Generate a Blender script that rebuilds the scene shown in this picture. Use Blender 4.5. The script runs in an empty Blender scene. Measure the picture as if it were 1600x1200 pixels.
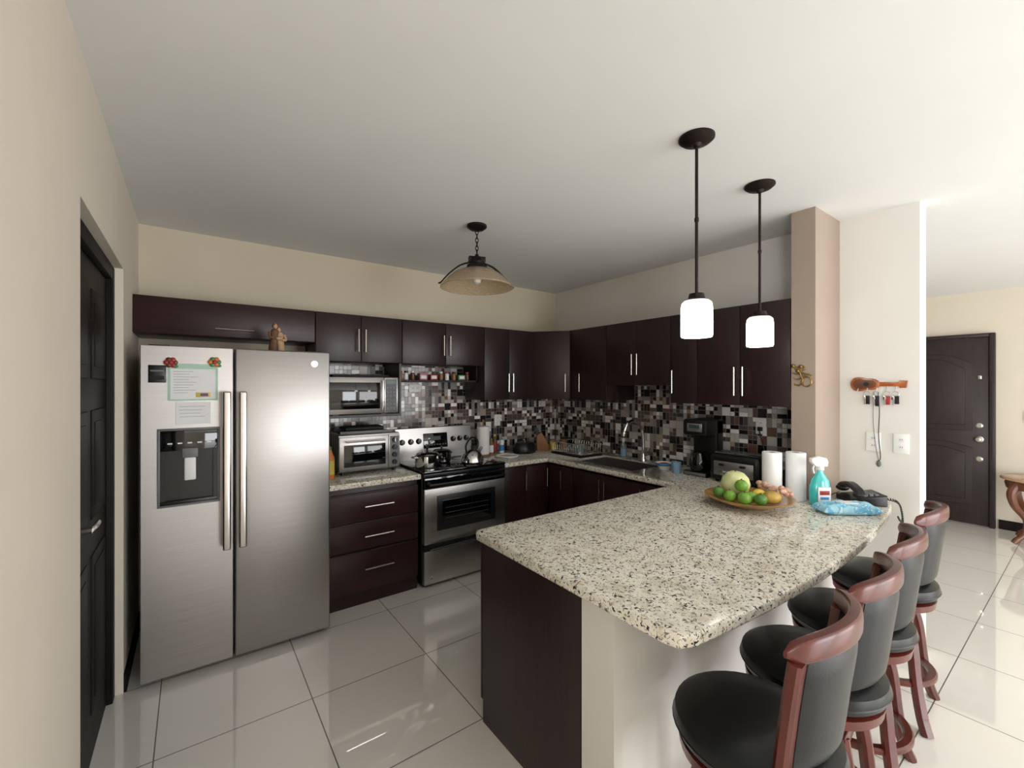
import bpy, bmesh, math, random
from mathutils import Vector, Matrix
random.seed(7)
PI=math.pi
R=math.radians
def S(r,g,b):
    f=lambda v:(v/255/12.92) if v/255<=.04045 else ((v/255+.055)/1.055)**2.4
    return (f(r),f(g),f(b),1)
def T(x=0,y=0,z=0): return Matrix.Translation((x,y,z))
def RX(a): return Matrix.Rotation(R(a),4,'X')
def RY(a): return Matrix.Rotation(R(a),4,'Y')
def RZ(a): return Matrix.Rotation(R(a),4,'Z')
def SC(x,y,z): return Matrix.Diagonal((x,y,z,1))
# ---------------------------------------------------------------- materials
def base(name):
    m=bpy.data.materials.new(name); m.use_nodes=True
    nt=m.node_tree; p=nt.nodes['Principled BSDF']
    return m,nt,p
def N(nt,t,**k):
    n=nt.nodes.new(t)
    for a,b in k.items():
        if a in n.inputs: n.inputs[a].default_value=b
        else: setattr(n,a,b)
    return n
def math_(nt,op,a,b=None,c=None):
    n=nt.nodes.new('ShaderNodeMath'); n.operation=op
    for i,v in enumerate((a,b,c)):
        if v is None: continue
        if isinstance(v,(int,float)): n.inputs[i].default_value=v
        else: nt.links.new(v,n.inputs[i])
    return n.outputs[0]
def mixc(nt,f,a,b,mode='MIX'):
    n=nt.nodes.new('ShaderNodeMix'); n.data_type='RGBA'; n.blend_type=mode
    for i,v in ((0,f),(6,a),(7,b)):
        if isinstance(v,(int,float,tuple)): n.inputs[i].default_value=v
        else: nt.links.new(v,n.inputs[i])
    return n.outputs[2]
def ramp(nt,fac,stops,interp='LINEAR'):
    n=nt.nodes.new('ShaderNodeValToRGB'); n.color_ramp.interpolation=interp
    e=n.color_ramp.elements
    while len(e)<len(stops): e.new(0.5)
    for i,(p,c) in enumerate(stops): e[i].position=p; e[i].color=c
    nt.links.new(fac,n.inputs[0]); return n.outputs[0]
def pm(name,col,rough=.5,metal=0,var=.12,scale=12,stretch=(1,1,1),bump=0,bscale=80,coat=0,trans=0,emis=0,spec=.5,alpha=1,ior=1.45,rvar=0,aniso=0):
    m,nt,p=base(name)
    tc=N(nt,'ShaderNodeTexCoord'); mp=N(nt,'ShaderNodeMapping'); mp.inputs['Scale'].default_value=stretch
    nt.links.new(tc.outputs['Object'],mp.inputs[0])
    no=N(nt,'ShaderNodeTexNoise',Scale=scale,Detail=4.0); nt.links.new(mp.outputs[0],no.inputs['Vector'])
    dk=tuple(max(0,v*(1-var)) for v in col[:3])+(1,); lt=tuple(min(1,v*(1+var)) for v in col[:3])+(1,)
    o=ramp(nt,no.outputs['Fac'],[(.3,dk),(.7,lt)])
    nt.links.new(o,p.inputs['Base Color'])
    p.inputs['Roughness'].default_value=rough; p.inputs['Metallic'].default_value=metal
    if rvar:
        mr=N(nt,'ShaderNodeMapRange'); mr.inputs['To Min'].default_value=rough-rvar; mr.inputs['To Max'].default_value=rough+rvar
        nt.links.new(no.outputs['Fac'],mr.inputs[0]); nt.links.new(mr.outputs[0],p.inputs['Roughness'])
    p.inputs['Specular IOR Level'].default_value=spec; p.inputs['IOR'].default_value=ior
    p.inputs['Coat Weight'].default_value=coat; p.inputs['Transmission Weight'].default_value=trans
    p.inputs['Alpha'].default_value=alpha
    if aniso:
        tg=N(nt,'ShaderNodeTangent'); tg.direction_type='RADIAL'; tg.axis='Z'
        nt.links.new(tg.outputs[0],p.inputs['Tangent']); p.inputs['Anisotropic'].default_value=aniso
    if emis:
        p.inputs['Emission Color'].default_value=col; p.inputs['Emission Strength'].default_value=emis
    if bump:
        nb=N(nt,'ShaderNodeTexNoise',Scale=bscale,Detail=3.0); nt.links.new(mp.outputs[0],nb.inputs['Vector'])
        bn=N(nt,'ShaderNodeBump',Strength=bump,Distance=.002); nt.links.new(nb.outputs['Fac'],bn.inputs['Height'])
        nt.links.new(bn.outputs[0],p.inputs['Normal'])
    return m
M={}
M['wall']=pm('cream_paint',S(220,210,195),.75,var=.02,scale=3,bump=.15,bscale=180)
M['wall_dim']=pm('cream_paint_dimmed',S(202,192,171),.75,var=.02,scale=3,bump=.15,bscale=180)  # wall cream darkened: the range wall's dimmer light is put into its colour
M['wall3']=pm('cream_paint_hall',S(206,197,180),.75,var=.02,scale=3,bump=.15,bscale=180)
M['wall2']=pm('pale_paint',S(213,210,204),.7,var=.02,scale=3,bump=.15,bscale=180)
M['taupe']=pm('taupe_paint',S(152,137,123),.75,var=.03,scale=3,bump=.15,bscale=180)
M['ceil']=pm('ceiling_paint',S(224,225,223),.85,var=.015,scale=2,bump=.1,bscale=150)
M['wood']=pm('espresso_wood',S(40,26,27),.36,var=.22,scale=9,stretch=(6,6,.5),spec=.4)
M['woodh']=pm('espresso_wood_horizontal',S(46,24,25),.36,var=.22,scale=9,stretch=(.5,6,6),spec=.4)
M['wooddk']=pm('espresso_dark',S(24,15,15),.6,var=.2)  # deeper, rougher espresso tone of the spice shelf boards
M['doorblk']=pm('black_brown_door',S(20,15,14),.55,var=.25,scale=8,stretch=(6,6,.5),spec=.2)
M['doorbrn']=pm('dark_brown_door',S(40,31,29),.45,var=.25,scale=8,stretch=(6,6,.5),spec=.4)
M['cherry']=pm('cherry_wood',S(80,29,20),.32,var=.3,scale=8,stretch=(3,3,1),coat=.2)
M['leather']=pm('black_leather',S(13,16,17),.34,var=.2,bump=.2,bscale=240,spec=.4)
M['steel']=pm('brushed_steel',S(164,161,159),.36,1,var=.07,scale=5,stretch=(.4,.4,90),rvar=.04,aniso=.7)
M['steelv']=pm('brushed_steel_vertical',S(196,192,189),.22,1,var=.05,scale=5,stretch=(90,90,.4))
M['chrome']=pm('polished_chrome',S(222,222,222),.1,1,var=.03)
M['nickel']=pm('satin_nickel',S(200,195,188),.25,1,var=.04)
M['black']=pm('black_plastic',S(18,18,19),.35,var=.15)
M['blackg']=pm('black_glass',S(10,10,12),.06,var=.1,coat=.5)
M['blackm']=pm('black_matte',S(22,21,21),.7,var=.2)
M['grey']=pm('grey_plastic',S(105,106,108),.45,var=.08)
M['white']=pm('white_plastic',S(226,226,223),.4,var=.03)
M['paper']=pm('white_paper',S(228,228,228),.85,var=.03,bump=.2,bscale=60)
M['iron']=pm('bronze_iron',S(34,26,24),.45,.6,var=.2)
M['gold']=pm('antique_gold',S(150,118,66),.35,.9,var=.3,scale=30)
M['lime']=pm('lime_skin',S(112,158,56),.35,var=.25,scale=25,bump=.2,bscale=140)
M['green']=pm('green_skin',S(84,130,56),.35,var=.3,scale=20,bump=.2,bscale=140)
M['lemon']=pm('lemon_skin',S(222,192,72),.4,var=.1,bump=.2,bscale=140)
M['melon']=pm('melon_skin',S(204,206,150),.5,var=.15,scale=18,bump=.3,bscale=60)
M['mango']=pm('mango_skin',S(170,140,66),.35,var=.35,scale=9)
M['ginger']=pm('pinkish_root',S(200,158,138),.6,var=.25,scale=22,bump=.3,bscale=60)
M['plate']=pm('golden_wood_plate',S(166,128,70),.25,var=.3,scale=14,coat=.3)
M['teal']=pm('teal_liquid',S(60,186,184),.15,var=.06,coat=.5)
M['blue']=pm('blue_plastic',S(60,130,190),.35,var=.1)
M['bluecup']=pm('blue_ceramic',S(120,154,178),.3,var=.15)
M['red']=pm('red_plastic',S(150,44,46),.4,var=.1)
M['orange']=pm('orange_plastic',S(200,112,46),.4,var=.15)
M['yellow']=pm('yellow_label',S(200,180,80),.45,var=.1)
M['greenp']=pm('green_plastic',S(70,124,74),.4,var=.1)
M['mint']=pm('mint_paper',S(172,204,186),.7,var=.08)
M['purple']=pm('purple_plastic',S(90,60,130),.4,var=.1)
M['pink']=pm('pink_carton',S(180,120,124),.5,var=.1)
M['tan']=pm('tan_wood',S(140,98,60),.5,var=.2,scale=10,stretch=(3,3,.6))
M['skin']=pm('painted_skin',S(190,146,114),.6,var=.1)
M['robe']=pm('painted_robe',S(104,72,52),.6,var=.3,scale=30)
M['robe2']=pm('painted_cream_robe',S(180,150,116),.6,var=.2,scale=30)
M['guitar']=pm('varnished_guitar',S(150,82,42),.25,var=.5,scale=16,coat=.4)
M['marble']=pm('brown_marble',S(186,150,120),.15,var=.3,scale=8)
M['carved']=pm('carved_walnut',S(96,56,34),.35,var=.35,scale=20)
M['clear']=pm('clear_plastic',S(225,235,235),.08,var=.02,trans=.9)
M['ink']=pm('grey_ink',S(120,120,128),.8,var=.1)
M['dialog']=pm('display_green',S(50,70,64),.3,var=.1)
def wipemat():
    m,nt,p=base('patterned_blue_film')
    tc=N(nt,'ShaderNodeTexCoord')
    no=N(nt,'ShaderNodeTexNoise',Scale=26.0,Detail=1.0,Distortion=1.2); nt.links.new(tc.outputs['Object'],no.inputs['Vector'])
    c=ramp(nt,no.outputs['Fac'],[(0,S(170,214,228)),(.50,S(152,206,226)),(.53,S(104,180,212)),(.62,S(92,168,206)),(.66,S(196,224,232))])
    nt.links.new(c,p.inputs['Base Color']); p.inputs['Roughness'].default_value=.3
    bn=N(nt,'ShaderNodeBump',Strength=.5,Distance=.006); n2=N(nt,'ShaderNodeTexNoise',Scale=18.0,Detail=3.0); nt.links.new(tc.outputs['Object'],n2.inputs['Vector'])
    nt.links.new(n2.outputs['Fac'],bn.inputs['Height']); nt.links.new(bn.outputs[0],p.inputs['Normal']); return m
M['skyb']=wipemat()
def lampmat():
    m,nt,p=base('lit_glass')
    tc=N(nt,'ShaderNodeTexCoord'); sx=N(nt,'ShaderNodeSeparateXYZ'); nt.links.new(tc.outputs['Object'],sx.inputs[0])
    mr=N(nt,'ShaderNodeMapRange'); mr.inputs['From Min'].default_value=-.70; mr.inputs['From Max'].default_value=-.80; mr.inputs['To Min'].default_value=1.0; mr.inputs['To Max'].default_value=10
    nt.links.new(sx.outputs[2],mr.inputs[0]); nt.links.new(mr.outputs[0],p.inputs['Emission Strength'])
    p.inputs['Emission Color'].default_value=(1,.97,.92,1); p.inputs['Base Color'].default_value=(.9,.9,.88,1); return m
M['lamp']=lampmat()
def amber():
    m,nt,p=base('amber_glass')
    out=nt.nodes['Material Output']
    no=N(nt,'ShaderNodeTexNoise',Scale=30.0)
    col=ramp(nt,no.outputs['Fac'],[(.3,S(208,192,168)),(.7,S(232,222,204))])
    nt.links.new(col,p.inputs['Base Color']); p.inputs['Roughness'].default_value=.15; p.inputs['Coat Weight'].default_value=.6
    tr=N(nt,'ShaderNodeBsdfTranslucent'); nt.links.new(col,tr.inputs[0])
    tp=N(nt,'ShaderNodeBsdfTransparent'); tp.inputs[0].default_value=S(240,228,208)
    a=N(nt,'ShaderNodeMixShader',Fac=.45); nt.links.new(p.outputs[0],a.inputs[1]); nt.links.new(tr.outputs[0],a.inputs[2])
    b=N(nt,'ShaderNodeMixShader',Fac=.5); nt.links.new(a.outputs[0],b.inputs[1]); nt.links.new(tp.outputs[0],b.inputs[2])
    nt.links.new(b.outputs[0],out.inputs[0]); return m
M['amber']=amber()
def granite():
    m,nt,p=base('speckled_granite')
    g=N(nt,'ShaderNodeNewGeometry')
    def no(scale,det,off,rough=.6,dist=0):
        mp=N(nt,'ShaderNodeMapping'); mp.inputs['Location'].default_value=(off,off*2,off*.5)
        nt.links.new(g.outputs['Position'],mp.inputs[0])
        n=N(nt,'ShaderNodeTexNoise',Scale=scale,Detail=det,Roughness=rough,Distortion=dist); nt.links.new(mp.outputs[0],n.inputs['Vector']); return n.outputs['Fac']
    c=ramp(nt,no(14,4,0),[(.35,S(210,202,184)),(.55,S(232,228,216)),(.7,S(218,211,194))])
    f=ramp(nt,no(76,3,3,.6,.6),[(.60,(0,0,0,1)),(.63,(1,1,1,1))]); c=mixc(nt,f,c,S(172,152,128))
    f=ramp(nt,no(64,3,9,.6,.8),[(.60,(0,0,0,1)),(.63,(1,1,1,1))]); c=mixc(nt,f,c,S(126,120,116))
    f=ramp(nt,no(88,2,17,.5,1.0),[(.605,(0,0,0,1)),(.625,(1,1,1,1))]); c=mixc(nt,f,c,S(54,50,54))
    nt.links.new(c,p.inputs['Base Color']); p.inputs['Roughness'].default_value=.12
    return m
M['granite']=granite()
def mosaic():
    m,nt,p=base('glass_mosaic')
    g=N(nt,'ShaderNodeNewGeometry'); sx=N(nt,'ShaderNodeSeparateXYZ'); nt.links.new(g.outputs['Position'],sx.inputs[0])
    C=.066
    u=math_(nt,'DIVIDE',math_(nt,'ADD',sx.outputs[0],sx.outputs[1]),C)
    v=math_(nt,'DIVIDE',sx.outputs[2],C)
    def wn(a,b,w):
        cb=N(nt,'ShaderNodeCombineXYZ'); nt.links.new(a,cb.inputs[0]); nt.links.new(b,cb.inputs[1]); cb.inputs[2].default_value=w
        n=N(nt,'ShaderNodeTexWhiteNoise'); n.noise_dimensions='3D'; nt.links.new(cb.outputs[0],n.inputs[0]); return n.outputs['Value']
    fu=math_(nt,'FLOOR',u); fv=math_(nt,'FLOOR',v)
    sxx=math_(nt,'ADD',1.0,math_(nt,'GREATER_THAN',wn(fu,fv,1.3),.42))
    syy=math_(nt,'ADD',1.0,math_(nt,'GREATER_THAN',wn(fu,fv,5.3),.42))
    qu=math_(nt,'MULTIPLY',u,sxx); qv=math_(nt,'MULTIPLY',v,syy)
    val=wn(math_(nt,'FLOOR',qu),math_(nt,'FLOOR',qv),9.1)
    col=ramp(nt,val,[(0,S(30,28,30)),(.26,S(82,72,70)),(.40,S(136,130,128)),(.54,S(186,182,176)),(.68,S(236,234,230)),(.82,S(104,80,68)),(.91,S(160,146,134))],'CONSTANT')
    def edge(q,s):
        fr=math_(nt,'FRACT',q); d=math_(nt,'MINIMUM',fr,math_(nt,'SUBTRACT',1.0,fr)); return math_(nt,'DIVIDE',d,s)
    e=math_(nt,'MINIMUM',edge(qu,sxx),edge(qv,syy))
    gm=math_(nt,'LESS_THAN',e,.025)
    c=mixc(nt,gm,col,S(130,124,120))
    nt.links.new(c,p.inputs['Base Color'])
    nt.links.new(math_(nt,'ADD',math_(nt,'MULTIPLY',gm,.6),.15),p.inputs['Roughness'])
    return m
M['mosaic']=mosaic()
def tiles():
    m,nt,p=base('polished_floor_tile')
    g=N(nt,'ShaderNodeNewGeometry'); sx=N(nt,'ShaderNodeSeparateXYZ'); nt.links.new(g.outputs['Position'],sx.inputs[0])
    def ed(o,off):
        q=math_(nt,'DIVIDE',math_(nt,'SUBTRACT',o,off),.61); fr=math_(nt,'FRACT',q)
        return math_(nt,'MINIMUM',fr,math_(nt,'SUBTRACT',1.0,fr)), math_(nt,'FLOOR',q)
    a,fa=ed(sx.outputs[0],1.09-6.1); b,fb=ed(sx.outputs[1],2.325-6.1)
    gm=math_(nt,'LESS_THAN',math_(nt,'MINIMUM',a,b),.004)
    no=N(nt,'ShaderNodeTexNoise',Scale=2.5,Detail=5.0)
    c0=ramp(nt,no.outputs['Fac'],[(.3,S(231,228,220)),(.7,S(238,235,228))])
    cb=N(nt,'ShaderNodeCombineXYZ'); nt.links.new(fa,cb.inputs[0]); nt.links.new(fb,cb.inputs[1])
    w=N(nt,'ShaderNodeTexWhiteNoise'); nt.links.new(cb.outputs[0],w.inputs[0])
    c1=mixc(nt,math_(nt,'MULTIPLY',w.outputs['Value'],.3),c0,S(225,222,215))
    c=mixc(nt,gm,c1,S(92,88,84))
    nt.links.new(c,p.inputs['Base Color'])
    nt.links.new(math_(nt,'ADD',math_(nt,'MULTIPLY',gm,.5),.02),p.inputs['Roughness'])
    p.inputs['Specular IOR Level'].default_value=.9
    p.inputs['Coat Weight'].default_value=.8; p.inputs['Coat Roughness'].default_value=.02
    return m
M['tile']=tiles()
# ---------------------------------------------------------------- mesh builder
def cr(pts,n=6,closed=False):
    P=[Vector(p) for p in pts]; out=[]; L=len(P)
    rng=range(L) if closed else range(L-1)
    for i in rng:
        if closed: a,b,c,d=P[(i-1)%L],P[i],P[(i+1)%L],P[(i+2)%L]
        else:
            b,c=P[i],P[i+1]; a=P[i-1] if i>0 else b*2-c; d=P[i+2] if i+2<L else c*2-b
        for k in range(n):
            t=k/n
            out.append(.5*((2*b)+(c-a)*t+(2*a-5*b+4*c-d)*t*t+(-a+3*b-3*c+d)*t**3))
    if not closed: out.append(P[-1].copy())
    return out
class MB:
    def __init__(s): s.bm=bmesh.new(); s.mats=[]
    def add(s,b,m,X=None):
        m=M[m]
        if X is not None: b.transform(X)
        if m not in s.mats: s.mats.append(m)
        i=s.mats.index(m)
        bmesh.ops.recalc_face_normals(b,faces=b.faces)
        me=bpy.data.meshes.new('t'); b.to_mesh(me); b.free()
        n=len(s.bm.faces); s.bm.from_mesh(me); bpy.data.meshes.remove(me)
        s.bm.faces.ensure_lookup_table()
        for f in s.bm.faces[n:]: f.material_index=i; f.smooth=True
        return s
    def box(s,x0,x1,y0,y1,z0,z1,m,bev=0,seg=2,X=None):
        b=bmesh.new(); bmesh.ops.create_cube(b,size=1)
        b.transform(T((x0+x1)/2,(y0+y1)/2,(z0+z1)/2)@SC(x1-x0,y1-y0,z1-z0))
        if bev: bmesh.ops.bevel(b,geom=b.edges[:],offset=bev,segments=seg,affect='EDGES',profile=.5)
        return s.add(b,m,X)
    def prism(s,poly,z0,z1,m,bev=0,seg=3,X=None):
        b=bmesh.new(); vs=[b.verts.new((p[0],p[1],z0)) for p in poly]; f=b.faces.new(vs)
        r=bmesh.ops.extrude_face_region(b,geom=[f])
        for v in r['geom']:
            if isinstance(v,bmesh.types.BMVert): v.co.z=z1
        bmesh.ops.recalc_face_normals(b,faces=b.faces)
        if bev:
            ed=[e for e in b.edges if abs(e.verts[0].co.z-e.verts[1].co.z)<1e-6]
            bmesh.ops.bevel(b,geom=ed,offset=bev,segments=seg,affect='EDGES',profile=.5)
        return s.add(b,m,X)
    def lathe(s,prof,m,seg=32,X=None):
        b=bmesh.new(); rings=[]
        for r,z in prof:
            if r<1e-5: rings.append([b.verts.new((0,0,z))])
            else: rings.append([b.verts.new((r*math.cos(2*PI*k/seg),r*math.sin(2*PI*k/seg),z)) for k in range(seg)])
        for A,B in zip(rings,rings[1:]):
            for k in range(seg):
                k2=(k+1)%seg
                if len(A)==1 and len(B)==1: continue
                if len(A)==1: b.faces.new((A[0],B[k],B[k2]))
                elif len(B)==1: b.faces.new((A[k],A[k2],B[0]))
                else: b.faces.new((A[k],A[k2],B[k2],B[k]))
        return s.add(b,m,X)
    def cyl(s,x,y,z,r,h,m,seg=24,r2=None,X=None,bev=0):
        r2=r if r2 is None else r2
        if bev: pr=[(0,0),(r-bev,0),(r,bev),(r2,h-bev),(r2-bev,h),(0,h)]
        else: pr=[(0,0),(r,0),(r2,h),(0,h)]
        Y=T(x,y,z)
        return s.lathe(pr,m,seg,(X@Y) if X is not None else Y)
    def sph(s,x,y,z,rx,ry,rz,m,X=None,u=20,v=12):
        b=bmesh.new(); bmesh.ops.create_uvsphere(b,u_segments=u,v_segments=v,radius=1)
        Y=T(x,y,z)
        if X is not None: Y=Y@X
        return s.add(b,m,Y@SC(rx,ry,rz))
    def tube(s,pts,r,m,seg=10,closed=False,sec=None,up=None,X=None):
        P=[Vector(p) for p in pts]; n=len(P); b=bmesh.new(); rings=[]
        rr=r if isinstance(r,(list,tuple)) else [r]*n
        prev=None
        for i in range(n):
            if closed: t=(P[(i+1)%n]-P[i-1]).normalized()
            else: t=(P[min(i+1,n-1)]-P[max(i-1,0)]).normalized()
            if up is not None: a=Vector(up)
            elif prev is None: a=Vector((0,0,1)) if abs(t.z)<.9 else Vector((1,0,0))
            else: a=prev
            a=(a-t*a.dot(t)).normalized(); prev=a; c=t.cross(a)
            ring=[]
            if sec:
                w,h=sec; k=min(w,h)*.25; q=[]
                for sxn,syn in ((1,1),(-1,1),(-1,-1),(1,-1)):
                    x_,y_=sxn*w/2,syn*h/2
                    pa=(x_-sxn*k,y_); pb=(x_,y_-syn*k)
                    q+= [pb,pa] if sxn*syn>0 else [pa,pb]
                for x_,y_ in q: ring.append(b.verts.new(P[i]+(c*x_+a*y_)*rr[i]))
            else:
                for k in range(seg):
                    an=2*PI*k/seg; ring.append(b.verts.new(P[i]+(c*math.cos(an)+a*math.sin(an))*rr[i]))
            rings.append(ring)
        L=len(rings[0])
        for i in range(n if closed else n-1):
            A,B=rings[i],rings[(i+1)%n]
            for k in range(L): b.faces.new((A[k],A[(k+1)%L],B[(k+1)%L],B[k]))
        if not closed: b.faces.new(rings[0]); b.faces.new(rings[-1])
        return s.add(b,m,X)
    def text(s,txt,size,m,X,depth=.0006):
        cu=bpy.data.curves.new('t','FONT'); cu.body=txt; cu.size=size; cu.extrude=depth; cu.align_x='CENTER'; cu.align_y='CENTER'; cu.resolution_u=3
        o=bpy.data.objects.new('t',cu); bpy.context.scene.collection.objects.link(o)
        dg=bpy.context.evaluated_depsgraph_get(); me=bpy.data.meshes.new_from_object(o.evaluated_get(dg))
        b=bmesh.new(); b.from_mesh(me); bpy.data.objects.remove(o); bpy.data.meshes.remove(me)
        return s.add(b,m,X)
    def make(s,name,parent=None,loc=None,rz=0,label=None,cat=None,group=None,kind=None,ang=35):
        me=bpy.data.meshes.new(name); s.bm.to_mesh(me); s.bm.free()
        for m in s.mats: me.materials.append(m)
        me.set_sharp_from_angle(angle=R(ang))
        o=bpy.data.objects.new(name,me); bpy.context.scene.collection.objects.link(o)
        if loc: o.location=loc
        o.rotation_euler[2]=R(rz)
        if parent: o.parent=parent
        if label: o['label']=label
        if cat: o['category']=cat
        if group: o['group']=group
        if kind: o['kind']=kind
        return o
def thing(name,label,cat,loc,rz=0,group=None):
    o=bpy.data.objects.new(name,None); o.empty_display_size=.05; bpy.context.scene.collection.objects.link(o)
    o.location=loc; o.rotation_euler[2]=R(rz); o['label']=label; o['category']=cat
    if group: o['group']=group
    return o
def copy_thing(src,loc,rz=None,label=None):
    n=src.copy(); bpy.context.scene.collection.objects.link(n); n.location=loc
    if rz is not None: n.rotation_euler[2]=R(rz)
    if label: n['label']=label
    for c in list(src.children):
        k=c.copy(); bpy.context.scene.collection.objects.link(k); k.parent=n
    return n
XF=RX(90)   # text facing -y
# ---------------------------------------------------------------- shell
H=2.6
def struct(mb,name,label): return mb.make(name,label=label,kind='structure')
struct(MB().box(-4.2,7.3,-3.9,3.95,-.1,0,'tile'),'floor','polished off-white porcelain floor tiles with thin grey grout')
struct(MB().box(-4.2,7.3,-3.9,3.95,H,H+.1,'ceil'),'ceiling','smooth white painted ceiling')
w=MB(); w.box(-.43,-.28,-.40,1.88,0,H,'wall').box(-.43,-.28,2.93,3.85,0,H,'wall').box(-.43,-.28,1.88,2.93,2.14,H,'wall')
struct(w,'wall_left','cream painted wall with a door opening')
struct(MB().box(-4.0,-.43,-.40,-.25,0,H,'wall'),'wall_side','cream painted wall of the dining area')
struct(MB().box(-.28,7.07,3.70,3.85,0,H,'wall_dim'),'wall_back','cream painted wall behind the range')
struct(MB().box(3.33,3.47,.62,3.70,0,H,'wall2'),'wall_right','pale painted wall behind the sink run')
struct(MB().box(1.085,3.33,.927,1.07,0,.838,'wall2'),'wall_peninsula','cream half wall carrying the peninsula counter')
struct(MB().box(2.935,3.33,1.0,1.127,.881,H,'taupe'),'wall_pillar','taupe painted wall stub standing at the counter')
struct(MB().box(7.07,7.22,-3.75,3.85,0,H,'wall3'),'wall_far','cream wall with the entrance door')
w=MB()
for a,b in ((-4.0,1.5),(3.2,3.6),(6.5,7.07)): w.box(a,b,-3.75,-3.6,0,H,'wall')
for a,b in ((1.5,3.2),(3.6,6.5)): w.box(a,b,-3.75,-3.6,2.25,H,'wall')
struct(w,'wall_front','cream wall with two wide glazed openings')
w=MB(); w.box(-4.15,-4.0,-3.75,-3.4,0,H,'wall').box(-4.15,-4.0,-.6,-.25,0,H,'wall').box(-4.15,-4.0,-3.4,-.6,2.3,H,'wall')
struct(w,'wall_window','cream wall with a wide glazed opening')
struct(MB().box(-.28,-.268,2.935,3.70,0,.09,'doorblk'),'baseboard_left','dark wooden baseboard')
struct(MB().box(7.055,7.07,-3.6,.68,0,.1,'doorblk'),'baseboard_far','dark wooden baseboard')
struct(MB().box(3.315,3.33,.62,.92,0,.09,'doorblk'),'baseboard_right','dark wooden baseboard')
struct(MB().box(.72,3.33,3.69,3.6995,.882,1.8,'mosaic'),'trim_1','mixed black grey and white glass mosaic tile backsplash')
struct(MB().box(3.32,3.3295,1.128,3.69,.882,1.7,'mosaic'),'trim_2','mixed black grey and white glass mosaic tile backsplash')
d=MB(); d.box(-.40,-.312,1.885,1.95,0,2.135,'doorblk',.004).box(-.40,-.312,2.86,2.925,0,2.135,'doorblk',.004).box(-.40,-.312,1.95,2.86,2.07,2.135,'doorblk',.004)
d.box(-.38,-.335,1.955,2.855,.01,2.065,'doorblk',.003)
for y0,y1 in ((2.03,2.36),(2.45,2.78)):
    for z0,z1 in ((.2,.85),(1.0,1.45),(1.58,1.95)):
        d.box(-.338,-.330,y0,y1,z0,z1,'doorblk',.006); d.box(-.332,-.326,y0+.05,y1-.05,z0+.05,z1-.05,'doorblk',.004)
dl=struct(d,'door_1','black-brown panelled interior door in its frame')
h=MB(); h.lathe([(0,0),(.028,0),(.028,.008),(.012,.012),(.012,.05),(0,.05)],'nickel',20,T(-.335,2.12,1.04)@RY(90)); h.tube(cr([(-.29,2.12,1.04),(-.283,2.16,1.042),(-.285,2.24,1.038)],5),.009,'nickel')
h.make('handle',dl,label='satin nickel lever handle')
d=MB(); 
d.box(7.0,7.068,.70,.745,0,2.13,'doorbrn',.005).box(7.0,7.068,1.60,1.66,0,2.13,'doorbrn',.005).box(7.0,7.068,.745,1.60,2.09,2.13,'doorbrn',.005)
d.box(7.02,7.06,.75,1.595,.01,2.085,'doorbrn',.003)
def arch(y0,y1,z0,z1,rise,inset):
    pts=[(y0+inset,z0+inset),(y1-inset,z0+inset),(y1-inset,z1-inset)]
    for k in range(1,12):
        t=k/12; pts.append((y1-inset-(y1-y0-2*inset)*t, z1-inset+rise*math.sin(PI*t)))
    pts.append((y0+inset,z1-inset)); return pts
XD=Matrix(((0,0,-1,7.02),(1,0,0,0),(0,1,0,0),(0,0,0,1)))
for z0,z1,r in ((1.05,1.80,.12),(.22,.86,.06)):
    d.prism(arch(.87,1.49,z0,z1,r,0),0,.012,'doorbrn',.005,X=XD); d.prism(arch(.87,1.49,z0,z1,r,.06),.010,.022,'doorbrn',.008,X=XD)
dr=struct(d,'door_2','dark brown entrance door with arched raised panels')
for z,nm in ((1.11,'deadbolt'),(.96,'knob'),(.74,'deadbolt')):
    k=MB(); X=T(7.02,.82,z)@RY(-90)
    if nm=='knob': k.lathe([(0,0),(.035,0),(.035,.008),(.012,.015),(.014,.035),(.03,.045),(.034,.06),(.022,.075),(0,.078)],'nickel',20,X)
    else: k.lathe([(0,0),(.03,0),(.03,.01),(.018,.02),(0,.02)],'nickel',20,X)
    k.make(nm,dr,label='polished metal '+nm)
MB().box(7.008,7.02,.800,.830,1.625,1.665,'nickel',.003).make('door_viewer',dr,label='small metal plate')
s=thing('light_switch','small white wall light switch near entrance door','light switch',(7.07,.47,1.22))
MB().box(-.008,0,-.035,.035,-.058,.058,'white',.003).make('switch_plate',s); MB().box(-.014,-.008,-.012,.012,-.03,.03,'white',.002).make('rocker',s)
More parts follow.
